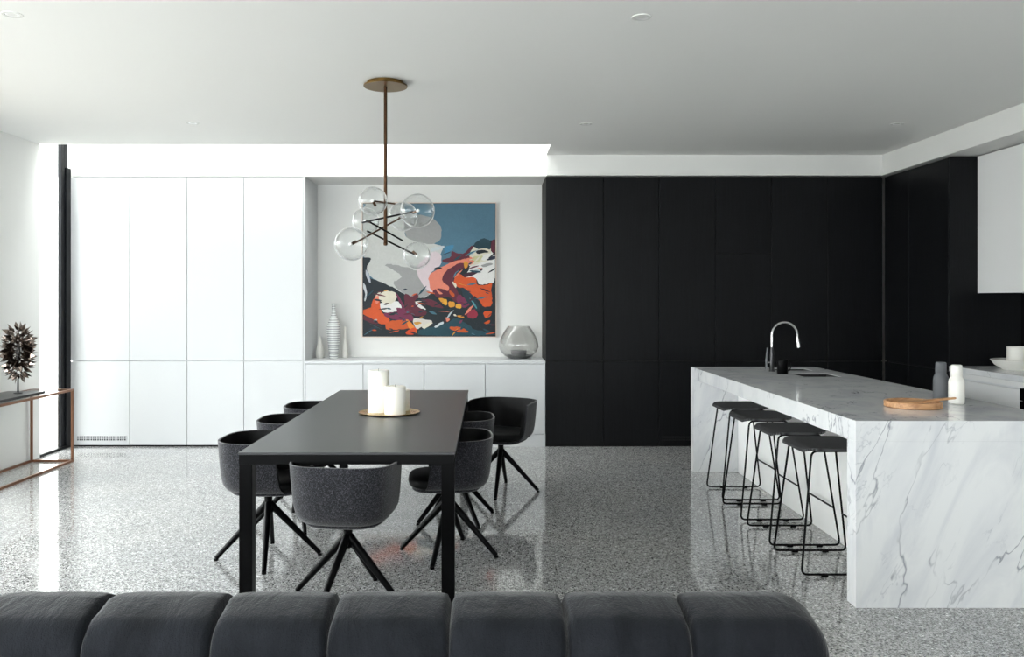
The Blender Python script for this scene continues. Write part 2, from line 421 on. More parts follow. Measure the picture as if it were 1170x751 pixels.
# splashback, bench, drawers, oven and wall cupboards on the right wall
o = wbox('splashback', M['darkvoid'], XR-.016, XR-.0005, 4.9, RY0-.002, .9225, 1.56, .001)
tag(o, 'glossy black splashback behind the white bench', 'splashback')
o = wbox('bench_top', M['marble'], RX-.01, XR-.001, 4.9, RY0-.002, .875, .922, .003)
tag(o, 'pale marble bench top along the right wall', 'worktop')
def base_unit(y0, y1, drawers, lab, cat, face):
    org = ((RX+XR)/2, (y0+y1)/2, 0)
    r = empty('oven' if cat == 'oven' else 'drawer_unit', org); tag(r, lab, cat)
    link('carcass', B(RX+.024-org[0], XR-.004-org[0], y0+.001-org[1], y1-.001-org[1], .09, .872), M['whitebody'] if cat != 'oven' else M['blackgap'], r)
    link('plinth', B(RX+.06-org[0], RX+.12-org[0], y0+.001-org[1], y1-.001-org[1], 0, .09), M['whitebody'], r)
    for z0, z1 in drawers:
        link('oven_door' if cat == 'oven' and z1-z0 > .3 else ('control_panel' if cat == 'oven' else 'drawer'),
             B(RX-org[0], RX+.022-org[0], y0+.002-org[1], y1-.002-org[1], z0, z1, bev=.0015, seg=1), face, r)
    if cat == 'oven':
        bm = bmesh.new(); tube(bm, fillet([(RX-org[0], -.24, .66), (RX-.045-org[0], -.24, .66), (RX-.045-org[0], .24, .66), (RX-org[0], .24, .66)], .015), .008)
        link('handle', bm, M['steel'], r, smooth=True)
    return r
base_unit(6.345, RY0-.002, [(.095, .47), (.475, .815)], 'white drawer unit under the right hand bench', 'drawers', M['kwhite_lit'])
base_unit(5.745, 6.345, [(.095, .73), (.735, .827)], 'black built in oven at the right picture edge', 'oven', M['darkvoid'])
o = wbox('fascia_rail', M['kwhite_lit'], RX-.002, RX+.022, 5.745, RY0-.002, .832, .873, .001); tag(o, 'thin white rail between bench top and drawers', 'rail')
r = empty('wall_cupboard', (4.5, 6.6, 1.563)); tag(r, 'white wall cupboard above the bench on the right', 'cupboard', None)
UX = 4.30
link('carcass', B(UX+.022-4.5, XR-.004-4.5, -.7, RY0-.003-6.6, 0, ZT-.004-1.563), M['whitebody'], r)
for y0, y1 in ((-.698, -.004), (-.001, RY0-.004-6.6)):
    link('door', B(UX-4.5, UX+.02-4.5, y0, y1, -.002, ZT-.008-1.563, bev=.0015, seg=1), M['kwhite_lit'], r)

# ------------------------------------------------------------------ island
IX0, IX1, IY0, IY1, IZ = 1.795, 2.885, 4.05, 7.34, .911
SK = [(6.38, 6.66), (6.95, 7.15)]; SX = (2.43, 2.72)
r = empty('kitchen_island', (2.34, 5.7, 0)); tag(r, 'white marble waterfall kitchen island with overhang for stools', 'kitchen island')
og = (2.34, 5.7, 0)
def ib(bm, x0, x1, y0, y1, z0, z1, bev=0): return box(bm, x0-og[0], x1-og[0], y0-og[1], y1-og[1], z0, z1, bev=bev)
bm = bmesh.new()      # worktop made around the two sink openings
xs = [IX0, SX[0], SX[1], IX1]; ys = [IY0, SK[0][0], SK[0][1], SK[1][0], SK[1][1], IY1]
grid = {}
def vtx(i, j, z):
    k = (i, j, z)
    if k not in grid: grid[k] = bm.verts.new((xs[i]-og[0], ys[j]-og[1], z))
    return grid[k]
zb = IZ-.10
solid = lambda i, j: 0 <= i < 3 and 0 <= j < 5 and not (i == 1 and j in (1, 3))
for i in range(3):
    for j in range(5):
        if not solid(i, j): continue
        for z in (zb, IZ): bm.faces.new((vtx(i,j,z), vtx(i+1,j,z), vtx(i+1,j+1,z), vtx(i,j+1,z)))
        for (di, dj, a, b) in ((-1,0,(i,j),(i,j+1)), (1,0,(i+1,j),(i+1,j+1)), (0,-1,(i,j),(i+1,j)), (0,1,(i,j+1),(i+1,j+1))):
            if not solid(i+di, j+dj):
                bm.faces.new((vtx(*a,zb), vtx(*b,zb), vtx(*b,IZ), vtx(*a,IZ)))
link('worktop', bm, M['marble'], r)
bm = bmesh.new(); ib(bm, IX0, IX1, IY0, IY0+.10, 0, zb-.0005); link('end_slab', bm, M['marble'], r)
bm = bmesh.new(); ib(bm, IX0, IX1, IY1-.10, IY1, 0, zb-.0005); link('end_slab', bm, M['marble'], r)
for k in range(3):
    y0 = IY0+.102+k*(IY1-IY0-.204)/3; y1 = y0+(IY1-IY0-.204)/3
    bm = bmesh.new(); ib(bm, 2.18, 2.20, y0+.002, y1-.002, .0, zb-.003, .001); link('back_panel', bm, M['panelwhite_lit'], r)
bm = bmesh.new()
ib(bm, 2.201, 2.40, IY0+.101, IY1-.101, .0, zb-.002); ib(bm, 2.76, IX1-.03, IY0+.101, IY1-.101, .08, zb-.002)
ib(bm, 2.40, 2.76, IY0+.101, SK[0][0]-.05, .08, zb-.002)
link('carcass', bm, M['whitebody'], r)
for k in range(4):
    y0 = IY0+.102+k*(IY1-IY0-.204)/4; y1 = y0+(IY1-IY0-.204)/4
    bm = bmesh.new(); ib(bm, IX1-.028, IX1-.008, y0+.002, y1-.002, .09, zb-.01, .001); link('door', bm, M['white'], r)
for (y0, y1), lab in zip(SK, ('near black sink bowl', 'far narrow black sink bowl')):
    bm = bmesh.new()
    e = .0006; t_ = .010; q0, q1 = IZ-.26, IZ-.004
    X0, X1, Y0, Y1 = SX[0]+e, SX[1]-e, y0+e, y1-e
    ib(bm, X0, X0+t_, Y0, Y1, q0, q1); ib(bm, X1-t_, X1, Y0, Y1, q0, q1)
    ib(bm, X0+t_, X1-t_, Y0, Y0+t_, q0, q1); ib(bm, X0+t_, X1-t_, Y1-t_, Y1, q0, q1)
    ib(bm, X0, X1, Y0, Y1, q0-.01, q0)
    s = link('sink', bm, M['sinkdark'], r); s['label'] = lab
# tap
tx, ty = 2.346, 6.86
r = empty('kitchen_tap', (tx, ty, IZ)); tag(r, 'curved gooseneck kitchen tap with side lever on the island', 'tap')
bm = lathe(bmesh.new(), [(.024,0),(.024,.006),(.019,.012),(.0175,.12),(.0145,.18),(.010,.20)], 20)
link('tap_body', bm, M['gunmetal'], r, smooth=True)
pts = [(0,0,.19),(0,0,.30)]+[(.105-.105*math.cos(a), 0, .30+.105*math.sin(a)) for a in [math.radians(q) for q in range(10, 171, 10)]]+[(.212,-.0,.272)]
link('spout', tube(bmesh.new(), pts, .0095, 12), M['steel'], r, smooth=True)
link('spray_head', tube(bmesh.new(), [(.2115,0,.276),(.215,0,.245),(.2225,0,.198)], .0125, 14, r1=.0165), M['steel'], r, smooth=True)
bm = bmesh.new(); tube(bm, [(-.012,0,.075),(-.042,0,.075)], .009, 10); link('lever_joint', bm, M['steel'], r, smooth=True)
bm = bmesh.new(); tube(bm, [(-.043,0,.022),(-.043,0,.10),(-.036,.0,.195)], .0125, 10, r1=.008); link('lever', bm, M['greyceramic'], r, smooth=True)
# black mug by the sink
r = empty('mug', (2.352, 6.63, IZ)); tag(r, 'small black mug standing in front of the tap', 'mug')
bm = lathe(bmesh.new(), [(0,0),(.040,0),(.0425,.004),(.0425,.112),(.0385,.112),(.0385,.008),(0,.008)], 28, cap=False)
link('cup_body', bm, M['greyceramic'] if False else M['blackmetal'], r, smooth=True)
bm = bmesh.new(); tube(bm, [(.040, 0, .095),(.056,0,.092),(.064,0,.075),(.064,0,.045),(.056,0,.028),(.040,0,.024)], .005, 8)
link('handle', bm, M['blackmetal'], r, smooth=True)
# bottle shaped grinders
def grinder(loc, m, lab, h=.222, s=1.0):
    r = empty('pepper_grinder', loc); tag(r, lab, 'grinder', 'bottle shaped grinders on the island')
    b = lathe(bmesh.new(), [(0,0),(.034,0),(.041,.006),(.042,.03),(.042,.122),(.040,.134),(.034,.146),(.0305,.154),(.0305,.158)], 32)
    link('body', b, m, r, smooth=True)
    b = lathe(bmesh.new(), [(.0285,.158),(.0305,.161),(.0295,h-.008),(.0275,h-.002),(.022,h),(0,h)], 32)
    link('cap', b, m, r, smooth=True); return r
grinder((2.66, 4.715, IZ), M['ceramic'], 'off white bottle shaped grinder beside the round wooden board')
grinder((2.683, 4.92, IZ), M['greyceramic'], 'dark grey bottle shaped grinder behind the white one')
# wooden dish with paddle lying in it
cx, cy = (1043-VX)/F*4.58, 4.58
r = empty('wooden_tray', (cx, cy, IZ)); tag(r, 'round pale wooden tray on the marble island', 'tray')
b = lathe(bmesh.new(), [(0,0),(.140,0),(.146,.004),(.146,.030),(.143,.034),(.137,.034),(.134,.030),(.132,.014),(.126,.011),(0,.011)], 56, cap=False)
link('tray_body', b, M['oak'], r, smooth=True)
bm = bmesh.new()
ol = []
for k in range(21):
    a = math.radians(35 + 290*k/20); ol.append((.062*math.cos(a)-.02, .062*math.sin(a)))
ol += [(.07,-.017),(.235,-.011),(.245,-.005),(.245,.005),(.235,.011),(.07,.017)]
slab(bm, ol, 0, .010)
bmesh.ops.bevel(bm, geom=list(bm.edges), offset=.002, segments=1, affect='EDGES')
o = link('wooden_paddle', bm, M['oak'], None, (cx-.002, cy-.01, IZ+.0255), (0, math.radians(-4.2), math.radians(4)))
tag(o, 'small wooden paddle with its handle resting over the tray rim', 'paddle')

# ------------------------------------------------------------------ bench items on the right
def bowl(bm, prof): return lathe(bm, prof, 48, cap=False)
px_, py_ = 4.44, 6.93
o = link('serving_bowl', bowl(bmesh.new(), [(0,0),(.13,0),(.135,.005),(.185,.035),(.218,.080),(.213,.082),(.18,.042),(.13,.012),(0,.010)]), M['ceramic'], None, (px_, py_, .922), smooth=True)
tag(o, 'wide shallow white bowl on the right hand bench', 'bowl')
o = link('small_bowl', bowl(bmesh.new(), [(0,0),(.070,0),(.078,.006),(.083,.03),(.083,.178),(.079,.178),(.078,.03),(.06,.012),(0,.010)]), M['ceramic'], None, (px_-.01, py_+.01, .9335), smooth=True)
tag(o, 'small straight sided white bowl standing inside the wide one', 'bowl')

# ------------------------------------------------------------------ bar stools
def make_stool():
    r = empty('bar_stool')
    # seat: saddle panel, slightly raised at the outer edge
    bm = bmesh.new(); nx_, ny_ = 16, 10; top = []; bot = []
    for i in range(nx_+1):
        u = i/nx_; x = -.186+.34*u
        rt, rb = [], []
        hw = .216*(1-abs(2*u-1)**5*.28)
        for j in range(ny_+1):
            v_ = 2*j/ny_-1
            z = .694 - .016*max(0, (.14-u)/.14)**2 - .008*math.sin(math.pi*u)*(1-v_*v_) + .006*max(0,(u-.6)/.4)**2
            rt.append(bm.verts.new((x, hw*v_, z))); rb.append(bm.verts.new((x, hw*v_, z-.014)))
        top.append(rt); bot.append(rb)
    for i in range(nx_):
        for j in range(ny_):
            bm.faces.new((top[i][j], top[i+1][j], top[i+1][j+1], top[i][j+1])); bm.faces.new((bot[i][j], bot[i][j+1], bot[i+1][j+1], bot[i+1][j]))
    for i in range(nx_):
        for j in (0, ny_): bm.faces.new((top[i][j], top[i+1][j], bot[i+1][j], bot[i][j]))
    for j in range(ny_):
        for i in (0, nx_): bm.faces.new((top[i][j], top[i][j+1], bot[i][j+1], bot[i][j]))
    link('seat', bm, M['weave'], r, smooth=True)
    for s in (-1, 1):
        yt, yb_ = s*.165, s*.218
        # trapezoid wire frame: sled runner, two uprights and a rail under the seat
        pts = [(-.215, yb_, .0135), (.215, yb_, .0135), (.125, yt, .672), (-.14, yt, .672)]
        f = link('side_frame', tube(bmesh.new(), fillet(pts, .035, 5, True), .0062, 8, closed=True), M['blackmetal'], r, smooth=True)
        for x in (-.09, .09):
            bm = bmesh.new(); tube(bm, [(x-.018, yb_, .0086), (x+.018, yb_, .0086)], .0085, 10); link('glide', bm, M['blackmetal'], f, smooth=True)
    bm = bmesh.new(); k = .235/.655
    y_ = .218-(.218-.165)*k+.002; x = .215-.09*k
    tube(bm, [(x, -y_, .235), (x, y_, .235)], .0058, 8); link('footrest', bm, M['blackmetal'], r, smooth=True)
    bm = bmesh.new()
    for x in (-.09, .08): tube(bm, [(x, -.165, .671), (x, .165, .671)], .0055, 8)
    link('seat_rail', bm, M['blackmetal'], r, smooth=True)
    return r
proto = make_stool()
labs = ['black wire bar stool nearest the camera, partly behind the marble end slab', 'black wire bar stool, second nearest the camera',
        'black wire bar stool, third nearest the camera', 'black wire bar stool farthest from the camera at the island']
for i, (y, x) in enumerate(((4.72, 1.915), (5.265, 1.925), (5.85, 1.93), (6.41, 1.962))):
    o = proto if i == 0 else copy_tree(proto)
    o.location = (x, y, 0); tag(o, labs[i], 'bar stool', 'wire bar stools at the island')

# ------------------------------------------------------------------ dining table
TX0, TX1, TY0, TY1 = -1.228, -.158, 4.09, 6.93
og = ((TX0+TX1)/2, (TY0+TY1)/2)
r = empty('dining_table', (og[0], og[1], 0)); tag(r, 'long charcoal and black rectangular dining table', 'table')
hx, hy = (TX1-TX0)/2, (TY1-TY0)/2
link('tabletop', B(-hx, hx, -hy, hy, .738, .75, bev=.002), M['tabletop'], r)
bm = bmesh.new(); a = .004
box(bm, -hx+a, hx-a, -hy+a, -hy+.065, .69, .7375); box(bm, -hx+a, hx-a, hy-.065, hy-a, .69, .7375)
box(bm, -hx+a, -hx+.065, -hy+.065, hy-.065, .69, .7375); box(bm, hx-.065, hx-a, -hy+.065, hy-.065, .69, .7375)
link('apron', bm, M['blackmetal'], r)
for sx in (-1, 1):
    for sy in (-1, 1):
        x0, x1 = sorted((sx*(hx-a), sx*(hx-.069))); y0, y1 = sorted((sy*(hy-a), sy*(hy-.069)))
        link('leg', B(x0, x1, y0, y1, 0, .6895, bev=.002), M['blackmetal'], r)
# tray + candles
o = link('candle_tray', lathe(bmesh.new(), [(0,0),(.185,0),(.197,.004),(.203,.010),(.201,.011),(.186,.0062),(0,.006)], 64, cap=False), M['gold'], None, (-.652, 5.52, .75), smooth=True)
tag(o, 'round gold tray under the three candles', 'tray')
def candle(x, y, rad, h, lab):
    c_ = empty('candle', (x, y, .7563)); tag(c_, lab, 'candle', 'pillar candles on the gold tray')
    link('wax', lathe(bmesh.new(), [(0,0),(rad-.002,0),(rad,.003),(rad,h-.004),(rad-.004,h),(rad*.6,h-.002),(0,h-.005)], 48, cap=False), M['wax'], c_, smooth=True)
    link('wick', tube(bmesh.new(), [(0,0,h-.006),(0,0,h+.006),(.002,0,h+.011)], .0012, 6), M['wick'], c_)
candle(-.725, 5.53, .070, .278, 'tallest white pillar candle on the gold tray')
candle(-.603, 5.43, .069, .182, 'medium white pillar candle in front on the gold tray')
candle(-.575, 5.61, .052, .140, 'short white pillar candle behind the medium one')

# ------------------------------------------------------------------ dining chairs
def chair_shell(d0, d1, zlo, rimdrop):
    """tub wall: closed solid between offsets d0 and d1 from the outer skin. front is +y"""
    bm = bmesh.new(); NS, NTT = 48, 12
    prof = [(.60,.410),(.74,.415),(.84,.430),(.905,.462),(.94,.51),(.965,.58),(.985,.65),(1.0,.708)]
    def pz(t_):
        q = t_*(len(prof)-1); i = min(int(q), len(prof)-2); f_ = q-i
        return prof[i][0]+(prof[i+1][0]-prof[i][0])*f_, prof[i][1]+(prof[i+1][1]-prof[i][1])*f_
    n_ = 3.2; A, Bk, FR = .264, .262, .09
    def plan(s):
        # s in [-1,1]; |s|>.72 = arm, straight forward
        if abs(s) > .70:
            k = (abs(s)-.70)/.30
            return math.copysign(A*(1-.03*k), s), FR*k, k
        ph = (1-abs(s)/.70)*math.pi/2    # pi/2 at the back middle, 0 at arm start
        return math.copysign(A*abs(math.cos(ph))**(2/n_), s), -Bk*abs(math.sin(ph))**(2/n_), 0
    outer, inner = [], []
    for i in range(NS+1):
        s = -1+2*i/NS; ro, ri = [], []
        x, y, k = plan(s)
        for j in range(NTT+1):
            t_ = j/NTT; sc_, z = pz(t_)
            xx = x*sc_; yy = y*sc_ if y < 0 else y + .05*k*(1-t_)
            zz = z if z < .64 else z - rimdrop*(k*.6+.4*min(1, abs(s)))*((z-.64)/.068)
            for lst, d in ((ro, d0), (ri, d0+(d1-d0)*(min(1, (1-t_)*2.5+.15) if d1 > .02 else 1))):
                # inward direction: towards the chair axis
                v = Vector((xx, min(yy, 0), 0)); L = v.length or 1
                dx, dy = -v.x/L*d, -v.y/L*d
                up = d*.9*max(0, 1-t_*3.0)
                lst.append(bm.verts.new((xx+dx, yy+dy, max(zz+up, zlo))))
        outer.append(ro); inner.append(ri)
    for i in range(NS):
        for j in range(NTT):
            bm.faces.new((outer[i][j], outer[i+1][j], outer[i+1][j+1], outer[i][j+1]))
            bm.faces.new((inner[i][j], inner[i][j+1], inner[i+1][j+1], inner[i+1][j]))
        bm.faces.new((outer[i][NTT], outer[i+1][NTT], inner[i+1][NTT], inner[i][NTT]))
        bm.faces.new((outer[i][0], inner[i][0], inner[i+1][0], outer[i+1][0]))
    for i in (0, NS):
        for j in range(NTT): bm.faces.new((outer[i][j], outer[i][j+1], inner[i][j+1], inner[i][j]))
    return bm
def seat_pad(z0, z1, hw, yb, yf, dome, rad):
    bm = bmesh.new(); N = 48; rings = []
    def ring(s, z, inset):
        out = []
        for i in range(N):
            a_ = 2*math.pi*i/N; c_, s_ = math.cos(a_), math.sin(a_)
            x = (hw-inset)*math.copysign(abs(c_)**(2/3.4), c_)*s
            yc = (yf+yb)/2; hy_ = (yf-yb)/2-inset
            y = yc + hy_*math.copysign(abs(s_)**(2/3.4), s_)*s
            out.append(bm.verts.new((x, y, z)))
        return out
    h = z1-z0
    for s, z, ins in ((.5, z0, 0), (1, z0, rad), (1, z0+rad*.5, rad*.25), (1, z0+h*.5, 0), (1, z1-rad*.5, rad*.25), (1, z1-rad*.12, rad*.8), (.85, z1+dome*.4, rad), (.5, z1+dome*.85, rad), (.2, z1+dome, rad)):
        rings.append(ring(s, z, ins))
    for a_, b_ in zip(rings, rings[1:]):
        for i in range(N): bm.faces.new((a_[i], a_[(i+1) % N], b_[(i+1) % N], b_[i]))
    bm.faces.new(rings[0]); bm.faces.new(rings[-1]); return bm
def make_chair():
    r = empty('dining_chair')
    link('backrest', chair_shell(0, .010, .410, .018), M['melange'], r, smooth=True, angle=60)
    link('back_lining', chair_shell(.0105, .036, .425, .018), M['leather'], r, smooth=True, angle=60)
    link('seat', seat_pad(.422, .480, .215, -.215, .235, .010, .022), M['leather'], r, smooth=True, angle=60)
    link('seat_shell', seat_pad(.398, .4215, .195, -.19, .215, 0, .012), M['melange'], r, smooth=True, angle=60)
    return r
def make_base():
    b = empty('swivel_base')
    link('column', lathe(bmesh.new(), [(.040,.3975),(.040,.388),(.024,.376),(.022,.30),(.030,.27),(.026,.262),(0,.262)], 20), M['blackmetal'], b, smooth=True)
    for k in range(4):
        a_ = k*math.pi/2; c_, s_ = math.cos(a_), math.sin(a_)
        bm = bmesh.new(); tube(bm, [(.008*c_, .008*s_, .318), (.293*c_, .293*s_, .0135)], .022, 12, r1=.0135)
        lg = link('leg', bm, M['blackmetal'], b, smooth=True)
        link('glide', lathe(bmesh.new(), [(0,0),(.012,0),(.0135,.004),(.012,.012),(0,.012)], 14, cap=False, c=(.293*c_, .293*s_, 0)), M['blackmetal'], lg, smooth=True)
    return b
ch0 = make_chair(); bs0 = make_base(); bs0.parent = ch0
R = math.radians
chairs = [ # x, y, seat turn, base turn, label
    (-.70, 4.17, R(-7), R(-20), 'grey upholstered tub chair at the near end of the table, back to the camera'),
    (-1.275, 4.84, R(-90), R(10), 'grey tub chair on the left side of the table, nearest the camera'),
    (-1.27, 5.60, R(-88), R(20), 'grey tub chair, middle of the three on the left side of the table'),
    (-1.27, 6.32, R(-88), R(5), 'grey tub chair, farthest of the three on the left side of the table'),
    (-.232, 4.92, R(94), R(-15), 'dark tub chair tucked in on the right side of the table, nearest the camera'),
    (-.215, 5.70, R(94), R(32), 'dark tub chair tucked in on the right side, behind the nearest right one'),
    (.105, 6.54, R(158), R(-9), 'dark tub chair pulled out at the far right of the table, turned toward the camera')]
for i, (x, y, a1, a2, lab) in enumerate(chairs):
    o = ch0 if i == 0 else copy_tree(ch0)
    o.location = (x, y, 0); o.rotation_euler = (0,0,a1); tag(o, lab, 'chair', 'tub chairs around the dining table')
    for c_ in o.children:
        if c_.name.startswith('swivel_base'): c_.rotation_euler = (0,0,a2-a1)

# ------------------------------------------------------------------ sofa (seen from above its back rest)
def P(px, py, Y): return Vector(((px-VX)/F*Y, Y, H-(py-VY)/F*Y))
SYf, SYb, SZt = 2.16, 2.48, .672
r = empty('sofa', (-.55, 1.9, 0)); tag(r, 'charcoal velvet sofa with rounded channel tufted back across the foreground', 'sofa')
ox, oy = -.55, 1.9
def channel(x0, x1, endr=0.0):
    """one padded channel of the back rest"""
    bm = bmesh.new(); NU = 22
    # profile front-bottom -> front -> top -> back -> bottom
    pr = []; Rf, Rb, zt = .085, .13, SZt
    yf, yb_ = SYf, SYb
    pr += [(yf, .25), (yf-.004, .40), (yf-.003, .50)]
    for k in range(9):
        a_ = math.pi - (math.pi/2)*k/8; pr.append((yf+Rf+Rf*math.cos(a_), zt-.016-Rf+Rf*math.sin(a_)))
    pr.append(((yf+yb_)/2, zt))
    for k in range(9):
        a_ = math.pi/2-(math.pi/2)*k/8; pr.append((yb_-Rb+Rb*math.cos(a_), zt-.004-Rb+Rb*math.sin(a_)))
    pr += [(yb_, .40), (yb_, .10), ((yf+yb_)/2, .10), (yf, .14)]
    cy_, cz_ = (yf+yb_)/2, .36
    rings = []
    for i in range(NU+1):
        u = 2*i/NU-1; u = math.copysign(abs(u)**.72, u)
        x = (x0+x1)/2+u*(x1-x0)/2
        e = (1-abs(u)**5)**(1/5) if abs(u) < 1 else 0
        d = .030*(1-e)
        if endr and u > 0:      # end of the sofa: rounds right over
            xe = max(0, (x-(x1-endr))/endr); d = max(d if xe == 0 else 0, endr*(1-math.sqrt(max(0, 1-xe*xe)))*.98)
        ring = []
        for (y, z) in pr:
            v = Vector((y-cy_, z-cz_)); L = v.length
            if z <= .26: dd = min(d, .03)
            else: dd = d
            v2 = v*(1-dd/L); ring.append(bm.verts.new((x-ox, cy_+v2.x-oy, cz_+v2.y)))
        rings.append(ring)
    n = len(pr)
    for a_, b_ in zip(rings, rings[1:]):
        for k in range(n): bm.faces.new((a_[k], a_[(k+1) % n], b_[(k+1) % n], b_[k]))
    bm.faces.new(rings[0]); bm.faces.new(rings[-1])
    return bm
sx = [(p-VX)/F*SYf for p in (-345, -201, -57, 87, 236, 371, 512, 650, 794)]+[.915]
for i in range(len(sx)-1):
    link('back_channel', channel(sx[i]+.001, sx[i+1]-.001, .10 if i == len(sx)-2 else 0), M['velvet'], r, smooth=True, angle=75)
link('back_core', B(sx[0]+.04-ox, .80-ox, 2.24-oy, 2.42-oy, .12, .56, bev=.03), M['velvet'], r, smooth=True)
for k in range(3):
    w = (.90-sx[0])/3
    link('seat_cushion', B(sx[0]+k*w+.004-ox, sx[0]+(k+1)*w-.004-ox, 1.32-oy, 2.14-oy, .26, .43, bev=.05, seg=4), M['velvet'], r, smooth=True)
link('base_frame', B(sx[0]+.02-ox, .88-ox, 1.36-oy, 2.15-oy, .10, .258, bev=.02), M['velvet'], r, smooth=True)
for x in (sx[0]+.12, .76):
    for y in (1.42, 2.36):
        link('foot', B(x-.03-ox, x+.03-ox, y-.03-oy, y+.03-oy, 0, .115 if y > 2 else .101, bev=.004), M['blackmetal'], r)

# ------------------------------------------------------------------ chandelier
SXc, SYc = (440.5-VX)/F*5.65, 5.65
r = empty('chandelier', (SXc, SYc, ZC)); tag(r, 'brass rod chandelier with six clear glass globes over the table', 'chandelier')
def L3(px, py, Y): return P(px, py, Y)-Vector((SXc, SYc, ZC))
link('canopy', lathe(bmesh.new(), [(0,0),(.125,0),(.125,-.020),(.148,-.021),(.149,-.028),(.147,-.031),(0,-.031)], 56, cap=False), M['brass'], r, smooth=True)
zb_ = P(440.5, 279, SYc).z-ZC
link('stem', tube(bmesh.new(), [(0,0,-.031),(0,0,-.85)], .0115, 14), M['bronze'], r, smooth=True)
link('lower_stem', lathe(bmesh.new(), [(0,zb_-.012),(.011,zb_-.010),(.0145,zb_-.002),(.0145,zb_+.008),(.0125,zb_+.012),(.0125,-.852),(0,-.852)], 16, cap=False), M['bronze'], r, smooth=True)
arms = [((414,254.3,5.76),(477,241,5.50)), ((403,279,5.50),(460.5,247.5,5.80)), ((419.5,264,5.69),(476.3,292,5.62)),
        ((423.5,254.3,5.50),(460,275,5.80)), ((426,229.8,5.58),(451,233,5.70))]
for a_, b_ in arms:
    bm = bmesh.new(); tube(bm, [L3(*a_), L3(*b_)], .0065, 10)
    link('arm', bm, M['bronze'] if a_[0] in (403, 426) else M['blackmetal'], r, smooth=True)
globes = [(426,229.8,5.58,16.5),(477,241,5.50,19.7),(460.5,247.5,5.80,16.8),(418,252.8,5.76,15.7),(401.3,279,5.50,19.4),(476.3,292,5.62,15.7)]
for px, py, Y, rp in globes:
    c_ = L3(px, py, Y); rad = rp/F*Y
    bm = bmesh.new(); bmesh.ops.create_icosphere(bm, subdivisions=4, radius=rad)
    b2 = bmesh.new(); bmesh.ops.create_icosphere(b2, subdivisions=4, radius=rad-.0025); bmesh.ops.reverse_faces(b2, faces=b2.faces)
    me = bpy.data.meshes.new('t'); b2.to_mesh(me); b2.free(); bm.from_mesh(me); bpy.data.meshes.remove(me)
    bmesh.ops.translate(bm, verts=bm.verts, vec=c_)
    me = bpy.data.meshes.new('glass_globe'); bm.to_mesh(me); bm.free(); me.materials.append(M['globe']); me.shade_smooth()
    o = bpy.data.objects.new('glass_globe', me); COL.objects.link(o); o.parent = r
    d = (-Vector((c_.x, c_.y, c_.z-L3(440.5, 256, SYc).z))).normalized()
    bm = bmesh.new(); tube(bm, [c_+d*.006, c_+d*.040], .0095, 12)
    o2 = link('lamp_holder', bm, M['bronze'], o, smooth=True)
    bm = bmesh.new(); bmesh.ops.create_uvsphere(bm, u_segments=14, v_segments=8, radius=.011); bmesh.ops.translate(bm, verts=bm.verts, vec=c_-d*.005)
    link('bulb', bm, M['lens'], o, smooth=True)

# ------------------------------------------------------------------ downlights
def downlight():
    r = empty('downlight')
    link('trim_ring', lathe(bmesh.new(), [(.036,0),(.036,-.004),(.050,-.004),(.052,-.0015),(.052,0)], 36, cap=False), M['lens'], r, smooth=True)
    link('reflector', lathe(bmesh.new(), [(.0355,-.0035),(.0352,-.0005),(.022,-.0005),(.022,-.0012),(.034,-.003)], 30, cap=False), M['reflector'], r, smooth=True)
    link('lamp', lathe(bmesh.new(), [(0,-.0015),(.0215,-.001),(.0215,-.0003),(0,-.0003)], 24, cap=False), M['lens'], r, smooth=True)
    return r
d0 = downlight()
labs = ['round recessed downlight at the top left corner of the ceiling', 'round recessed downlight above the top centre right of the ceiling',
        'small round downlight near the skylight on the left', 'small round downlight in front of the black cupboards, mid ceiling', 'small round downlight on the right above the island']
for i, (px, py) in enumerate(((14,16.5),(733,19.5),(220,140.5),(669.5,141.5),(1025,141.5))):
    Y = (ZC-H)*F/(VY-py); o = d0 if i == 0 else copy_tree(d0)
    o.location = ((px-VX)/F*Y, Y, ZC); tag(o, labs[i], 'downlight', 'recessed ceiling downlights')

# ------------------------------------------------------------------ console, slab and sculpture
CX0, CX1, CY0, CY1, CZ = XL+.022, -3.84, 5.95, 7.72, .676
cc = ((CX0+CX1)/2, (CY0+CY1)/2)
r = empty('console_table', (cc[0], cc[1], 0)); tag(r, 'copper framed console table against the left wall', 'console table')
w = (CX1-CX0)/2; l_ = (CY1-CY0)/2; q = .020
for sx_ in (-1, 1):
    for sy_ in (-1, 1):
        x0, x1 = sorted((sx_*w, sx_*(w-q))); y0, y1 = sorted((sy_*l_, sy_*(l_-q)))
        link('leg', B(x0, x1, y0, y1, 0, CZ, bev=.001, seg=1), M['copper'], r)
bm = bmesh.new()
for z0 in (0, CZ-q):
    for s in (-1, 1):
        x0, x1 = sorted((s*w, s*(w-q))); box(bm, x0, x1, -l_+q, l_-q, z0, z0+q)
        y0, y1 = sorted((s*l_, s*(l_-q))); box(bm, -w+q, w-q, y0, y1, z0, z0+q)
link('frame_rails', bm, M['copper'], r)
link('glass_top', B(-w+q, w-q, -l_+q, l_-q, CZ-.012, CZ-.002), M['pane'], r)
BZ = CZ
o = wbox('display_slab', M['darkstone'], XL+.03, -3.90, 6.15, 7.33, BZ, BZ+.022, .002); tag(o, 'flat black slab lying on the copper console', 'slab')
sxp, syp = (20.5-VX)/F*7.15, 7.15
r = empty('sculpture', (sxp, syp, BZ+.022)); tag(r, 'spiky oval dark metal sculpture standing on the black slab', 'sculpture')
link('stem', lathe(bmesh.new(), [(0,0),(.035,0),(.035,.006),(.008,.010),(.007,.13),(0,.13)], 16, cap=False), M['darkstone'], r, smooth=True)
cz_ = .355; ra, rz_ = .135, .235
bm = bmesh.new(); bmesh.ops.create_uvsphere(bm, u_segments=20, v_segments=14, radius=1)
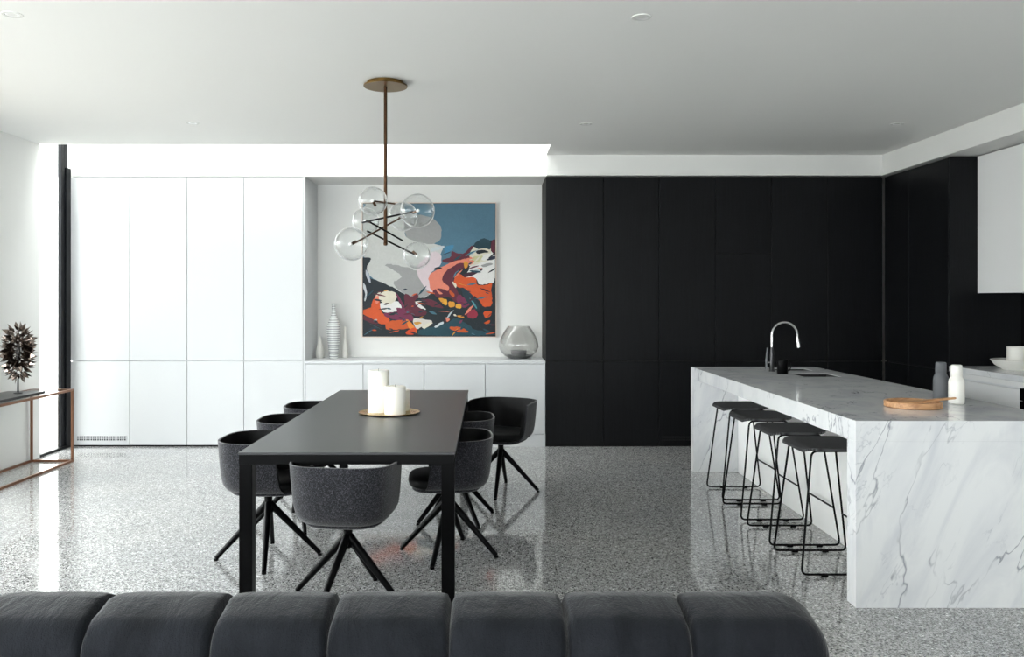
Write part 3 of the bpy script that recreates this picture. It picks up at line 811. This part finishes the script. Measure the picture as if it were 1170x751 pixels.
bmesh.ops.scale(bm, verts=bm.verts, vec=(ra*.16, ra*.16, rz_*.42)); bmesh.ops.translate(bm, verts=bm.verts, vec=(0,0,cz_))
link('core', bm, M['darkstone'], r, smooth=True)
bm = bmesh.new(); N = 120
for k in range(200):
    inner = k >= N; sc0 = .52 if inner else 1.0      # curled thorn-like petals all over an oval
    z = 1-2*((k % N)+.5)/(80 if inner else N); ph = k*2.399963
    rr = math.sqrt(max(0, 1-z*z)); nrm = Vector((rr*math.cos(ph), rr*math.sin(ph), z))
    p = Vector((nrm.x*ra*.62*sc0, nrm.y*ra*.45*sc0, cz_+nrm.z*rz_*.84*sc0))
    d = Vector((nrm.x/ra, nrm.y/ra, nrm.z/rz_*.8)).normalized()
    L_ = random.uniform(.062, .092); ax = random.uniform(0, 6.28)
    s1 = d.cross(Vector((0.13,.2,1))).normalized(); s2 = d.cross(s1)
    tt = s1*math.cos(ax)+s2*math.sin(ax); bb = d.cross(tt)
    hw = random.uniform(.017, .024)
    v = [p-tt*hw*.4, p+tt*hw*.4, p+d*L_*.45+tt*hw+bb*.006, p+d*L_*.45-tt*hw+bb*.006, p+d*L_+bb*random.uniform(-.012,.012), p+d*L_*.4-bb*.008]
    V = [bm.verts.new(q_) for q_ in v]
    for f in ((0,1,2,3),(3,2,4),(0,3,5),(1,5,2),(0,5,1),(3,4,5),(2,5,4)): bm.faces.new([V[i] for i in f])
link('petals', bm, M['pewter'], r)

# ------------------------------------------------------------------ niche items
VYY = 8.93
def nz(px): return (px-VX)/F*VYY
o = link('teardrop_vase', lathe(bmesh.new(), [(0,0),(.034,0),(.042,.02),(.046,.06),(.038,.12),(.022,.18),(.009,.222),(.006,.236),(0,.236)], 32, cap=False), M['ceramic2'], None, (nz(366.3), VYY-.03, .876), smooth=True)
tag(o, 'small white teardrop vase, leftmost in the niche', 'vase')
o = link('ribbed_vase', lathe(bmesh.new(), [(0,0),(.044,0),(.046,.01),(.052,.08),(.064,.18),(.073,.27),(.073,.33),(.062,.38),(.040,.43),(.026,.465),(.021,.50),(.020,.57),(.027,.585),(.022,.588),(.014,.575),(0,.56)], 40, cap=False), M['ribbed'], None, (nz(382.2), VYY-.05, .876), smooth=True)
tag(o, 'tall grey ribbed vase with narrow neck', 'vase')
o = link('bottle_vase', lathe(bmesh.new(), [(0,0),(.034,0),(.036,.01),(.034,.10),(.024,.17),(.014,.22),(.012,.33),(.009,.335),(0,.33)], 32, cap=False), M['ceramic2'], None, (nz(391.8)+.01, VYY+.07, .876), smooth=True)
tag(o, 'slim white bottle vase behind the ribbed vase', 'vase')
r = empty('glass_bowl', (nz(592.4), VYY-.03, .876)); tag(r, 'large round smoky glass candle bowl at the right of the niche', 'candle bowl')
gp = [(.095,.002),(.150,.028),(.195,.075),(.214,.125),(.208,.175),(.185,.235),(.150,.300),(.118,.345)]
prof = gp+[(x-.005, z+.001) for x, z in reversed(gp)]
link('glass_shell', lathe(bmesh.new(), prof+[prof[0]], 56, cap=False), M['smoke'], r, smooth=True)
link('metal_dish', lathe(bmesh.new(), [(0,0),(.092,0),(.10,.004),(.148,.034),(.144,.036),(.09,.012),(0,.010)], 48, cap=False), M['dish'], r, smooth=True)
link('candle_holder', lathe(bmesh.new(), [(0,.0105),(.074,.0105),(.078,.015),(.085,.085),(.082,.088),(.074,.086),(.072,.08),(0,.08)], 40, cap=False), M['dish'], r, smooth=True)
link('dark_wax', lathe(bmesh.new(), [(0,.0805),(.071,.0805),(.071,.0865),(0,.0865)], 32, cap=False), M['darkstone'], r, smooth=True)

# ------------------------------------------------------------------ painting
PY = YB-.045
x0, x1, z1, z0 = (414.3-VX)/F*PY, (566.3-VX)/F*PY, H-(232.3-VY)/F*PY, H-(384.8-VY)/F*PY
pc = ((x0+x1)/2, PY, (z0+z1)/2)
r = empty('painting', (pc[0], YB, z0)); tag(r, 'large square abstract painting hung in the white niche', 'painting')
def A_(x, y): return (350+x/3.575, 210+y/3.575)
def Q2(x, y): return (400+x/8.83, 225+y/8.83)
def Q3(x, y): return (485+x/8.83, 225+y/8.83)
def Q4(x, y): return (400+x/8.344, 300+y/8.344)
def Q5(x, y): return (485+x/8.344, 300+y/8.344)
pal = {}
pmats = []
def pm(rgb):
    key = rgb
    if rgb not in pal:
        rgb = tuple(int(c*.86) for c in rgb); m_ = mat('oil_paint_%d_%d_%d' % rgb, rgb, .5, spec=.3); t_ = NT(m_)
        n_ = t_.noise(t_.coord((1,1,1)), 22, 4, .6, 1.5); t_.bump(n_.outputs['Fac'], .25, .01)
        t_.l(t_.mix(lin(rgb), tuple(min(1, c*1.15+.003) for c in lin(rgb)[:3])+(1,), t_.ramp(n_.outputs['Fac'], [(.45, g(0)), (.75, g(.6))])), t_.b.inputs['Base Color'])
        pal[key] = len(pmats); pmats.append(m_)
    return pal[key]
rng = random.Random(3)
def rough_edge(p):
    out = []
    for i in range(len(p)):
        a_, b_ = p[i], p[(i+1) % len(p)]
        L_ = math.hypot(b_[0]-a_[0], b_[1]-a_[1]); m_ = max(1, int(L_/2.2))
        for k in range(m_):
            t_ = k/m_; j = min(.55, L_*.06)
            out.append((a_[0]+(b_[0]-a_[0])*t_+rng.uniform(-j, j), a_[1]+(b_[1]-a_[1])*t_+rng.uniform(-j, j)))
    return out
def chaikin(p, n=2):
    for _ in range(n):
        q_ = []
        for i in range(len(p)):
            a_, b_ = p[i], p[(i+1) % len(p)]
            q_ += [(a_[0]*.8+b_[0]*.2, a_[1]*.8+b_[1]*.2), (a_[0]*.2+b_[0]*.8, a_[1]*.2+b_[1]*.8)]
        p = q_
    return p
NAVY, TEAL, LG, MG, BUR, MAG = (8,26,36), (12,66,80), (206,208,204), (160,160,160), (92,20,44), (118,32,74)
OR, OR2, SAL, PINK, CREAM, WH, MUS = (220,84,24), (206,84,20), (236,134,110), (224,206,212), (228,222,202), (238,237,234), (222,150,40)
shapes = [
 (A_, NAVY, [(180,296),(262,308),(250,350),(260,390),(340,405),(420,430),(560,440),(640,330),(680,240),(820,225),(820,700),(180,700)]),
 (A_, LG, [(225,74),(335,74),(400,86),(410,150),(400,215),(440,235),(545,250),(560,262),(545,300),(480,330),(500,400),(520,440),(480,470),(400,450),(330,410),(262,385),(244,340),(266,312),(225,296)]),
 (A_, MG, [(400,120),(470,128),(520,140),(555,180),(547,235),(505,250),(440,235),(402,215)]),
 (A_, MG, [(302,322),(440,345),(482,400),(512,455),(440,470),(380,440),(350,400),(400,378)]),
 (Q4, LG, [(155,20),(300,30),(420,110),(465,175),(330,190),(200,140)]),
 (A_, PINK, [(450,335),(520,272),(552,290),(552,330),(500,370),(522,420),(515,452),(480,420),(452,370)]),
 (Q3, (201,211,216), [(60,515),(200,490),(200,515),(60,560)]),
 (Q3, (63,134,171), [(200,505),(300,480),(290,530),(200,590)]),
 (Q5, WH, [(330,160),(420,90),(440,0),(460,-60),(690,-120),(690,185),(520,222),(495,150),(400,140),(340,165)]),
 (Q3, CREAM, [(478,500),(560,520),(672,510),(668,560),(700,640),(600,650),(520,690),(440,700),(455,600)]),
 (Q3, (11,58,72), [(490,480),(590,412),(668,440),(668,540),(620,520),(530,530)]),
 (Q3, NAVY, [(505,545),(600,530),(660,560),(590,566),(540,580)]),
 (Q3, WH, [(600,575),(700,570),(690,640),(560,640)]),
 (Q3, (206,206,160), [(480,600),(600,590),(560,650),(470,670)]),
 (Q3, MG, [(560,690),(660,665),(700,680),(600,715)]),
 (Q3, BUR, [(680,432),(718,430),(718,600),(668,540)]),
 (Q3, (26,34,60), [(618,632),(718,588),(718,625),(640,645)]),
 (Q5, SAL, [(30,130),(130,60),(240,10),(300,-60),(480,-50),(380,0),(300,50),(200,90),(170,150),(190,190),(260,240),(160,330),(60,270)]),
 (Q3, SAL, [(120,760),(230,690),(380,635),(510,638),(480,685),(400,695),(330,710),(240,780)]),
 (Q3, BUR, [(165,638),(270,610),(272,540),(330,572),(400,575),(475,488),(494,508),(440,580),(462,622),(340,640),(220,675)]),
 (Q5, BUR, [(330,0),(400,10),(420,50),(340,60),(290,100),(270,170),(310,260),(340,320),(400,350),(430,420),(330,400),(240,330),(180,330),(140,350),(65,265),(150,240),(230,280),(240,230),(165,180),(180,115),(230,60)]),
 (Q5, SAL, [(105,245),(180,300),(170,320),(120,280)]),
 (Q5, OR, [(270,170),(330,100),(380,140),(490,140),(500,215),(560,222),(690,185),(650,260),(650,410),(560,432),(520,350),(440,300),(380,240),(320,240)]),
 (Q5, CREAM, [(262,178),(310,210),(300,250),(268,200)]),
 (Q5, MUS, [(375,-20),(420,0),(410,50),(380,60)]),
 (Q5, (60,20,40), [(360,110),(480,80),(550,48),(560,70),(490,110),(380,150)]),
 (Q5, (190,205,210), [(480,60),(530,60),(540,90),(480,100)]),
 (Q5, MAG, [(330,300),(400,350),(440,400),(380,440),(320,400),(300,340)]),
 (Q5, OR2, [(235,260),(290,300),(280,340),(240,300)]),
 (Q5, MUS, [(130,340),(180,340),(220,380),(205,415),(160,380)]),
 (Q5, (232,168,44), [(180,350),(215,350),(220,405),(190,410)]),
 (Q5, MUS, [(225,370),(290,375),(290,425),(235,430)]), (Q5, (232,168,44), [(300,395),(355,400),(350,440),(295,432)]),
 (Q5, (12,48,62), [(345,245),(400,255),(480,340),(530,430),(525,480),(450,425),(370,320)]),
 (Q5, (74,150,160), [(425,335),(445,345),(505,435),(492,442)]),
 (Q5, (150,30,58), [(395,480),(470,438),(515,490),(490,535),(420,530)]),
 (Q5, OR, [(555,470),(645,462),(632,512),(580,535)]), (Q5, OR2, [(560,575),(630,545),(620,580),(590,590)]),
 (Q5, NAVY, [(635,205),(690,170),(690,705),(640,705),(620,560),(650,450)]),
 (Q5, TEAL, [(-60,640),(200,590),(300,520),(400,560),(480,610),(600,640),(670,700),(-60,700)]),
 (Q5, NAVY, [(240,470),(420,520),(560,640),(600,665),(480,640),(380,570)]),
 (Q5, OR2, [(218,620),(330,608),(440,668),(320,668)]), (Q5, SAL, [(200,515),(250,545),(210,572)]),
 (Q5, CREAM, [(-30,545),(60,555),(84,590),(-20,645)]), (Q5, (207,216,220), [(88,612),(170,562),(194,574),(110,625)]),
 (Q2, NAVY, [(118,615),(205,612),(215,635),(165,680),(155,760),(118,760)]),
 (Q4, NAVY, [(118,0),(150,30),(160,120),(200,160),(375,205),(350,260),(270,290),(200,380),(190,430),(118,455)]),
 (Q4, (214,218,222), [(126,186),(152,230),(164,300),(146,372),(134,365),(148,290),(122,240)]),
 (Q4, (190,195,205), [(150,60),(180,110),(200,200),(180,190),(150,120)]),
 (Q4, OR, [(118,452),(200,440),(210,370),(270,290),(292,420),(300,480),(380,540),(370,590),(280,590),(200,530),(118,492)]),
 (Q4, SAL, [(235,330),(270,300),(275,380),(250,400)]),
 (Q4, CREAM, [(270,310),(340,265),(440,285),(450,340),(400,400),(320,390),(280,360)]),
 (Q4, WH, [(285,380),(380,400),(450,360),(495,420),(480,460),(330,482),(288,440)]),
 (Q4, MAG, [(430,275),(470,330),(510,400),(530,470),(610,520),(600,565),(450,550),(330,520),(318,480),(450,472),(438,425),(510,440),(440,320)]),
 (Q4, BUR, [(515,285),(590,330),(640,285),(658,330),(610,370),(650,430),(735,470),(720,505),(640,515),(550,492),(522,460)]),
 (Q4, WH, [(618,365),(680,405),(735,455),(640,425)]),
 (Q4, BUR, [(660,350),(760,345),(860,400),(900,440),(760,420)]),
 (Q4, OR2, [(335,590),(400,550),(540,555),(590,600),(560,635),(345,645)]),
 (Q4, (238,136,44), [(526,542),(562,548),(645,660),(622,685),(570,640)]),
 (Q4, (214,70,16), [(528,662),(600,620),(655,620),(612,685),(538,690)]),
 (Q4, BUR, [(118,508),(200,530),(275,585),(240,588),(118,545)]),
 (Q4, (222,214,206), [(608,528),(700,540),(800,560),(700,600),(640,645),(598,575)]),
 (Q4, (208,150,60), [(600,570),(660,565),(690,580),(630,600)]),
]
rng2 = random.Random(11)
for k in range(110):       # small loose brush marks over the turbulent lower half
    x = rng2.uniform(232, 768); y = rng2.uniform(330 if x < 520 else 280, 618)
    if x < 520 and y < 430: continue
    a_ = rng2.uniform(-.9, .5); L_ = rng2.uniform(8, 34); w_ = rng2.uniform(1.5, 6)
    c_, s_ = math.cos(a_), math.sin(a_)
    dark = [NAVY, BUR, TEAL, (60,20,40), (16,40,60)]; bright = [OR, OR2, SAL, MAG, CREAM, MUS, (190,205,210), (60,110,130)]
    col_ = rng2.choice(dark if rng2.random() < .62 else bright)
    shapes.append((A_, col_, [(x-c_*L_, y-s_*L_), (x-s_*w_-c_*L_*.2, y+c_*w_-s_*L_*.2), (x+c_*L_, y+s_*L_), (x+s_*w_, y-c_*w_)]))
bm = bmesh.new()
pm((79,120,143)); box(bm, x0-pc[0]+.006, x1-pc[0]-.006, 0, .035, z0-pc[2]+.006, z1-pc[2]-.006)
for f in bm.faces: f.material_index = 0
def emit(poly, idx, k):
    off = -.0003-.00007*k
    b2 = bmesh.new()
    vs = [b2.verts.new((x, off, z)) for x, z in poly]
    try: fc = b2.faces.new(vs)
    except ValueError: b2.free(); return
    # keep it inside the canvas
    lx0, lx1, lz0, lz1 = x0-pc[0]+.006, x1-pc[0]-.006, z0-pc[2]+.006, z1-pc[2]-.006
    for co, no in (((lx0,0,0),(-1,0,0)), ((lx1,0,0),(1,0,0)), ((0,0,lz0),(0,0,-1)), ((0,0,lz1),(0,0,1))):
        bmesh.ops.bisect_plane(b2, geom=b2.verts[:]+b2.edges[:]+b2.faces[:], plane_co=co, plane_no=no, clear_outer=True)
    bmesh.ops.triangulate(b2, faces=b2.faces)
    ex = bmesh.ops.extrude_face_region(b2, geom=b2.faces[:])
    bmesh.ops.translate(b2, verts=[e for e in ex['geom'] if isinstance(e, bmesh.types.BMVert)], vec=(0, -off, 0))
    for f in b2.faces: f.material_index = idx
    me = bpy.data.meshes.new('t'); b2.to_mesh(me); b2.free(); bm.from_mesh(me); bpy.data.meshes.remove(me)
for k, (fn, rgb, pts) in enumerate(shapes):
    poly = [fn(*p) for p in pts]
    poly = [((px-VX)/F*PY-pc[0], H-(py-VY)/F*PY-pc[2]) for px, py in rough_edge(chaikin(poly, 1))]
    emit(poly, pm(rgb), k+1)
cv = link('canvas', bm, pmats, r, (0, PY-YB, pc[2]-z0))
bm = bmesh.new(); fw = .008; e0, e1, e2, e3 = x0-pc[0], x1-pc[0], 0, z1-z0
for a_ in ((e0-fw, e0, e2-fw, e3+fw), (e1, e1+fw, e2-fw, e3+fw), (e0, e1, e2-fw, e2), (e0, e1, e3, e3+fw)):
    box(bm, a_[0], a_[1], -.055, -.0005, a_[2], a_[3])
link('frame', bm, M['frame'], r)
bm = bmesh.new()
for a_ in ((e0, e0+.006, e2, e3), (e1-.006, e1, e2, e3), (e0+.006, e1-.006, e2, e2+.006), (e0+.006, e1-.006, e3-.006, e3)):
    box(bm, a_[0], a_[1], -.035, -.0005, a_[2], a_[3])
sg = link('shadow_gap', bm, M['blackgap'], r)

# ------------------------------------------------------------------ daylight
w = bpy.data.worlds.new('sky'); sc.world = w; w.use_nodes = True
nt = w.node_tree; bg = nt.nodes['Background']
tc = nt.nodes.new('ShaderNodeTexCoord'); sp = nt.nodes.new('ShaderNodeSeparateXYZ'); rp = nt.nodes.new('ShaderNodeValToRGB')
nt.links.new(tc.outputs['Generated'], sp.inputs[0]); nt.links.new(sp.outputs['Z'], rp.inputs['Fac'])
rp.color_ramp.elements[0].color = (.95,.965,1,1); rp.color_ramp.elements[1].color = (1,.995,.985,1)
nt.links.new(rp.outputs[0], bg.inputs['Color']); bg.inputs['Strength'].default_value = 5.0
def portal(name, loc, rot, sx_, sy_):
    l = bpy.data.lights.new(name, 'AREA'); l.shape = 'RECTANGLE'; l.size = sx_; l.size_y = sy_; l.cycles.is_portal = True
    o = bpy.data.objects.new(name, l); COL.objects.link(o); o.location = loc; o.rotation_euler = rot; return o
portal('daylight_portal', (XL-.17, 3.7, 1.275), (0, math.radians(-90), 0), 2.55, 5.6)
portal('daylight_portal', (-1.85, YN-.17, 1.3), (math.radians(90), 0, 0), 4.1, 2.6)
portal('daylight_portal', ((XL+SX1)/2, 8.2, SZ+.03), (0,0,0), SX1-XL, .6)
portal('daylight_portal', (XL-.17, 8.1, 1.6), (0, math.radians(-90), 0), 3.2, .4)

# ------------------------------------------------------------------ camera
cam = bpy.data.cameras.new('camera'); co = bpy.data.objects.new('camera', cam); COL.objects.link(co)
co.location = (0, 0, H); co.rotation_euler = (math.radians(90), 0, 0)
cam.sensor_fit = 'HORIZONTAL'; cam.sensor_width = 36; cam.lens = F/1170*36
cam.shift_x = (585-VX)/1170; cam.shift_y = -(375.5-VY)/1170
cam.clip_start = .05; sc.camera = co
sc.view_settings.view_transform = 'Standard'; sc.view_settings.look = 'None'
sc.view_settings.gamma = 1; sc.view_settings.use_curve_mapping = False
sc.view_settings.exposure = 1.68
sc.cycles.use_denoising = True
try: sc.cycles.denoiser = 'OPENIMAGEDENOISE'
except Exception: pass
sc.cycles.max_bounces = 14; sc.cycles.diffuse_bounces = 8; sc.cycles.glossy_bounces = 6
sc.cycles.transparent_max_bounces = 24; sc.cycles.sample_clamp_indirect = 12
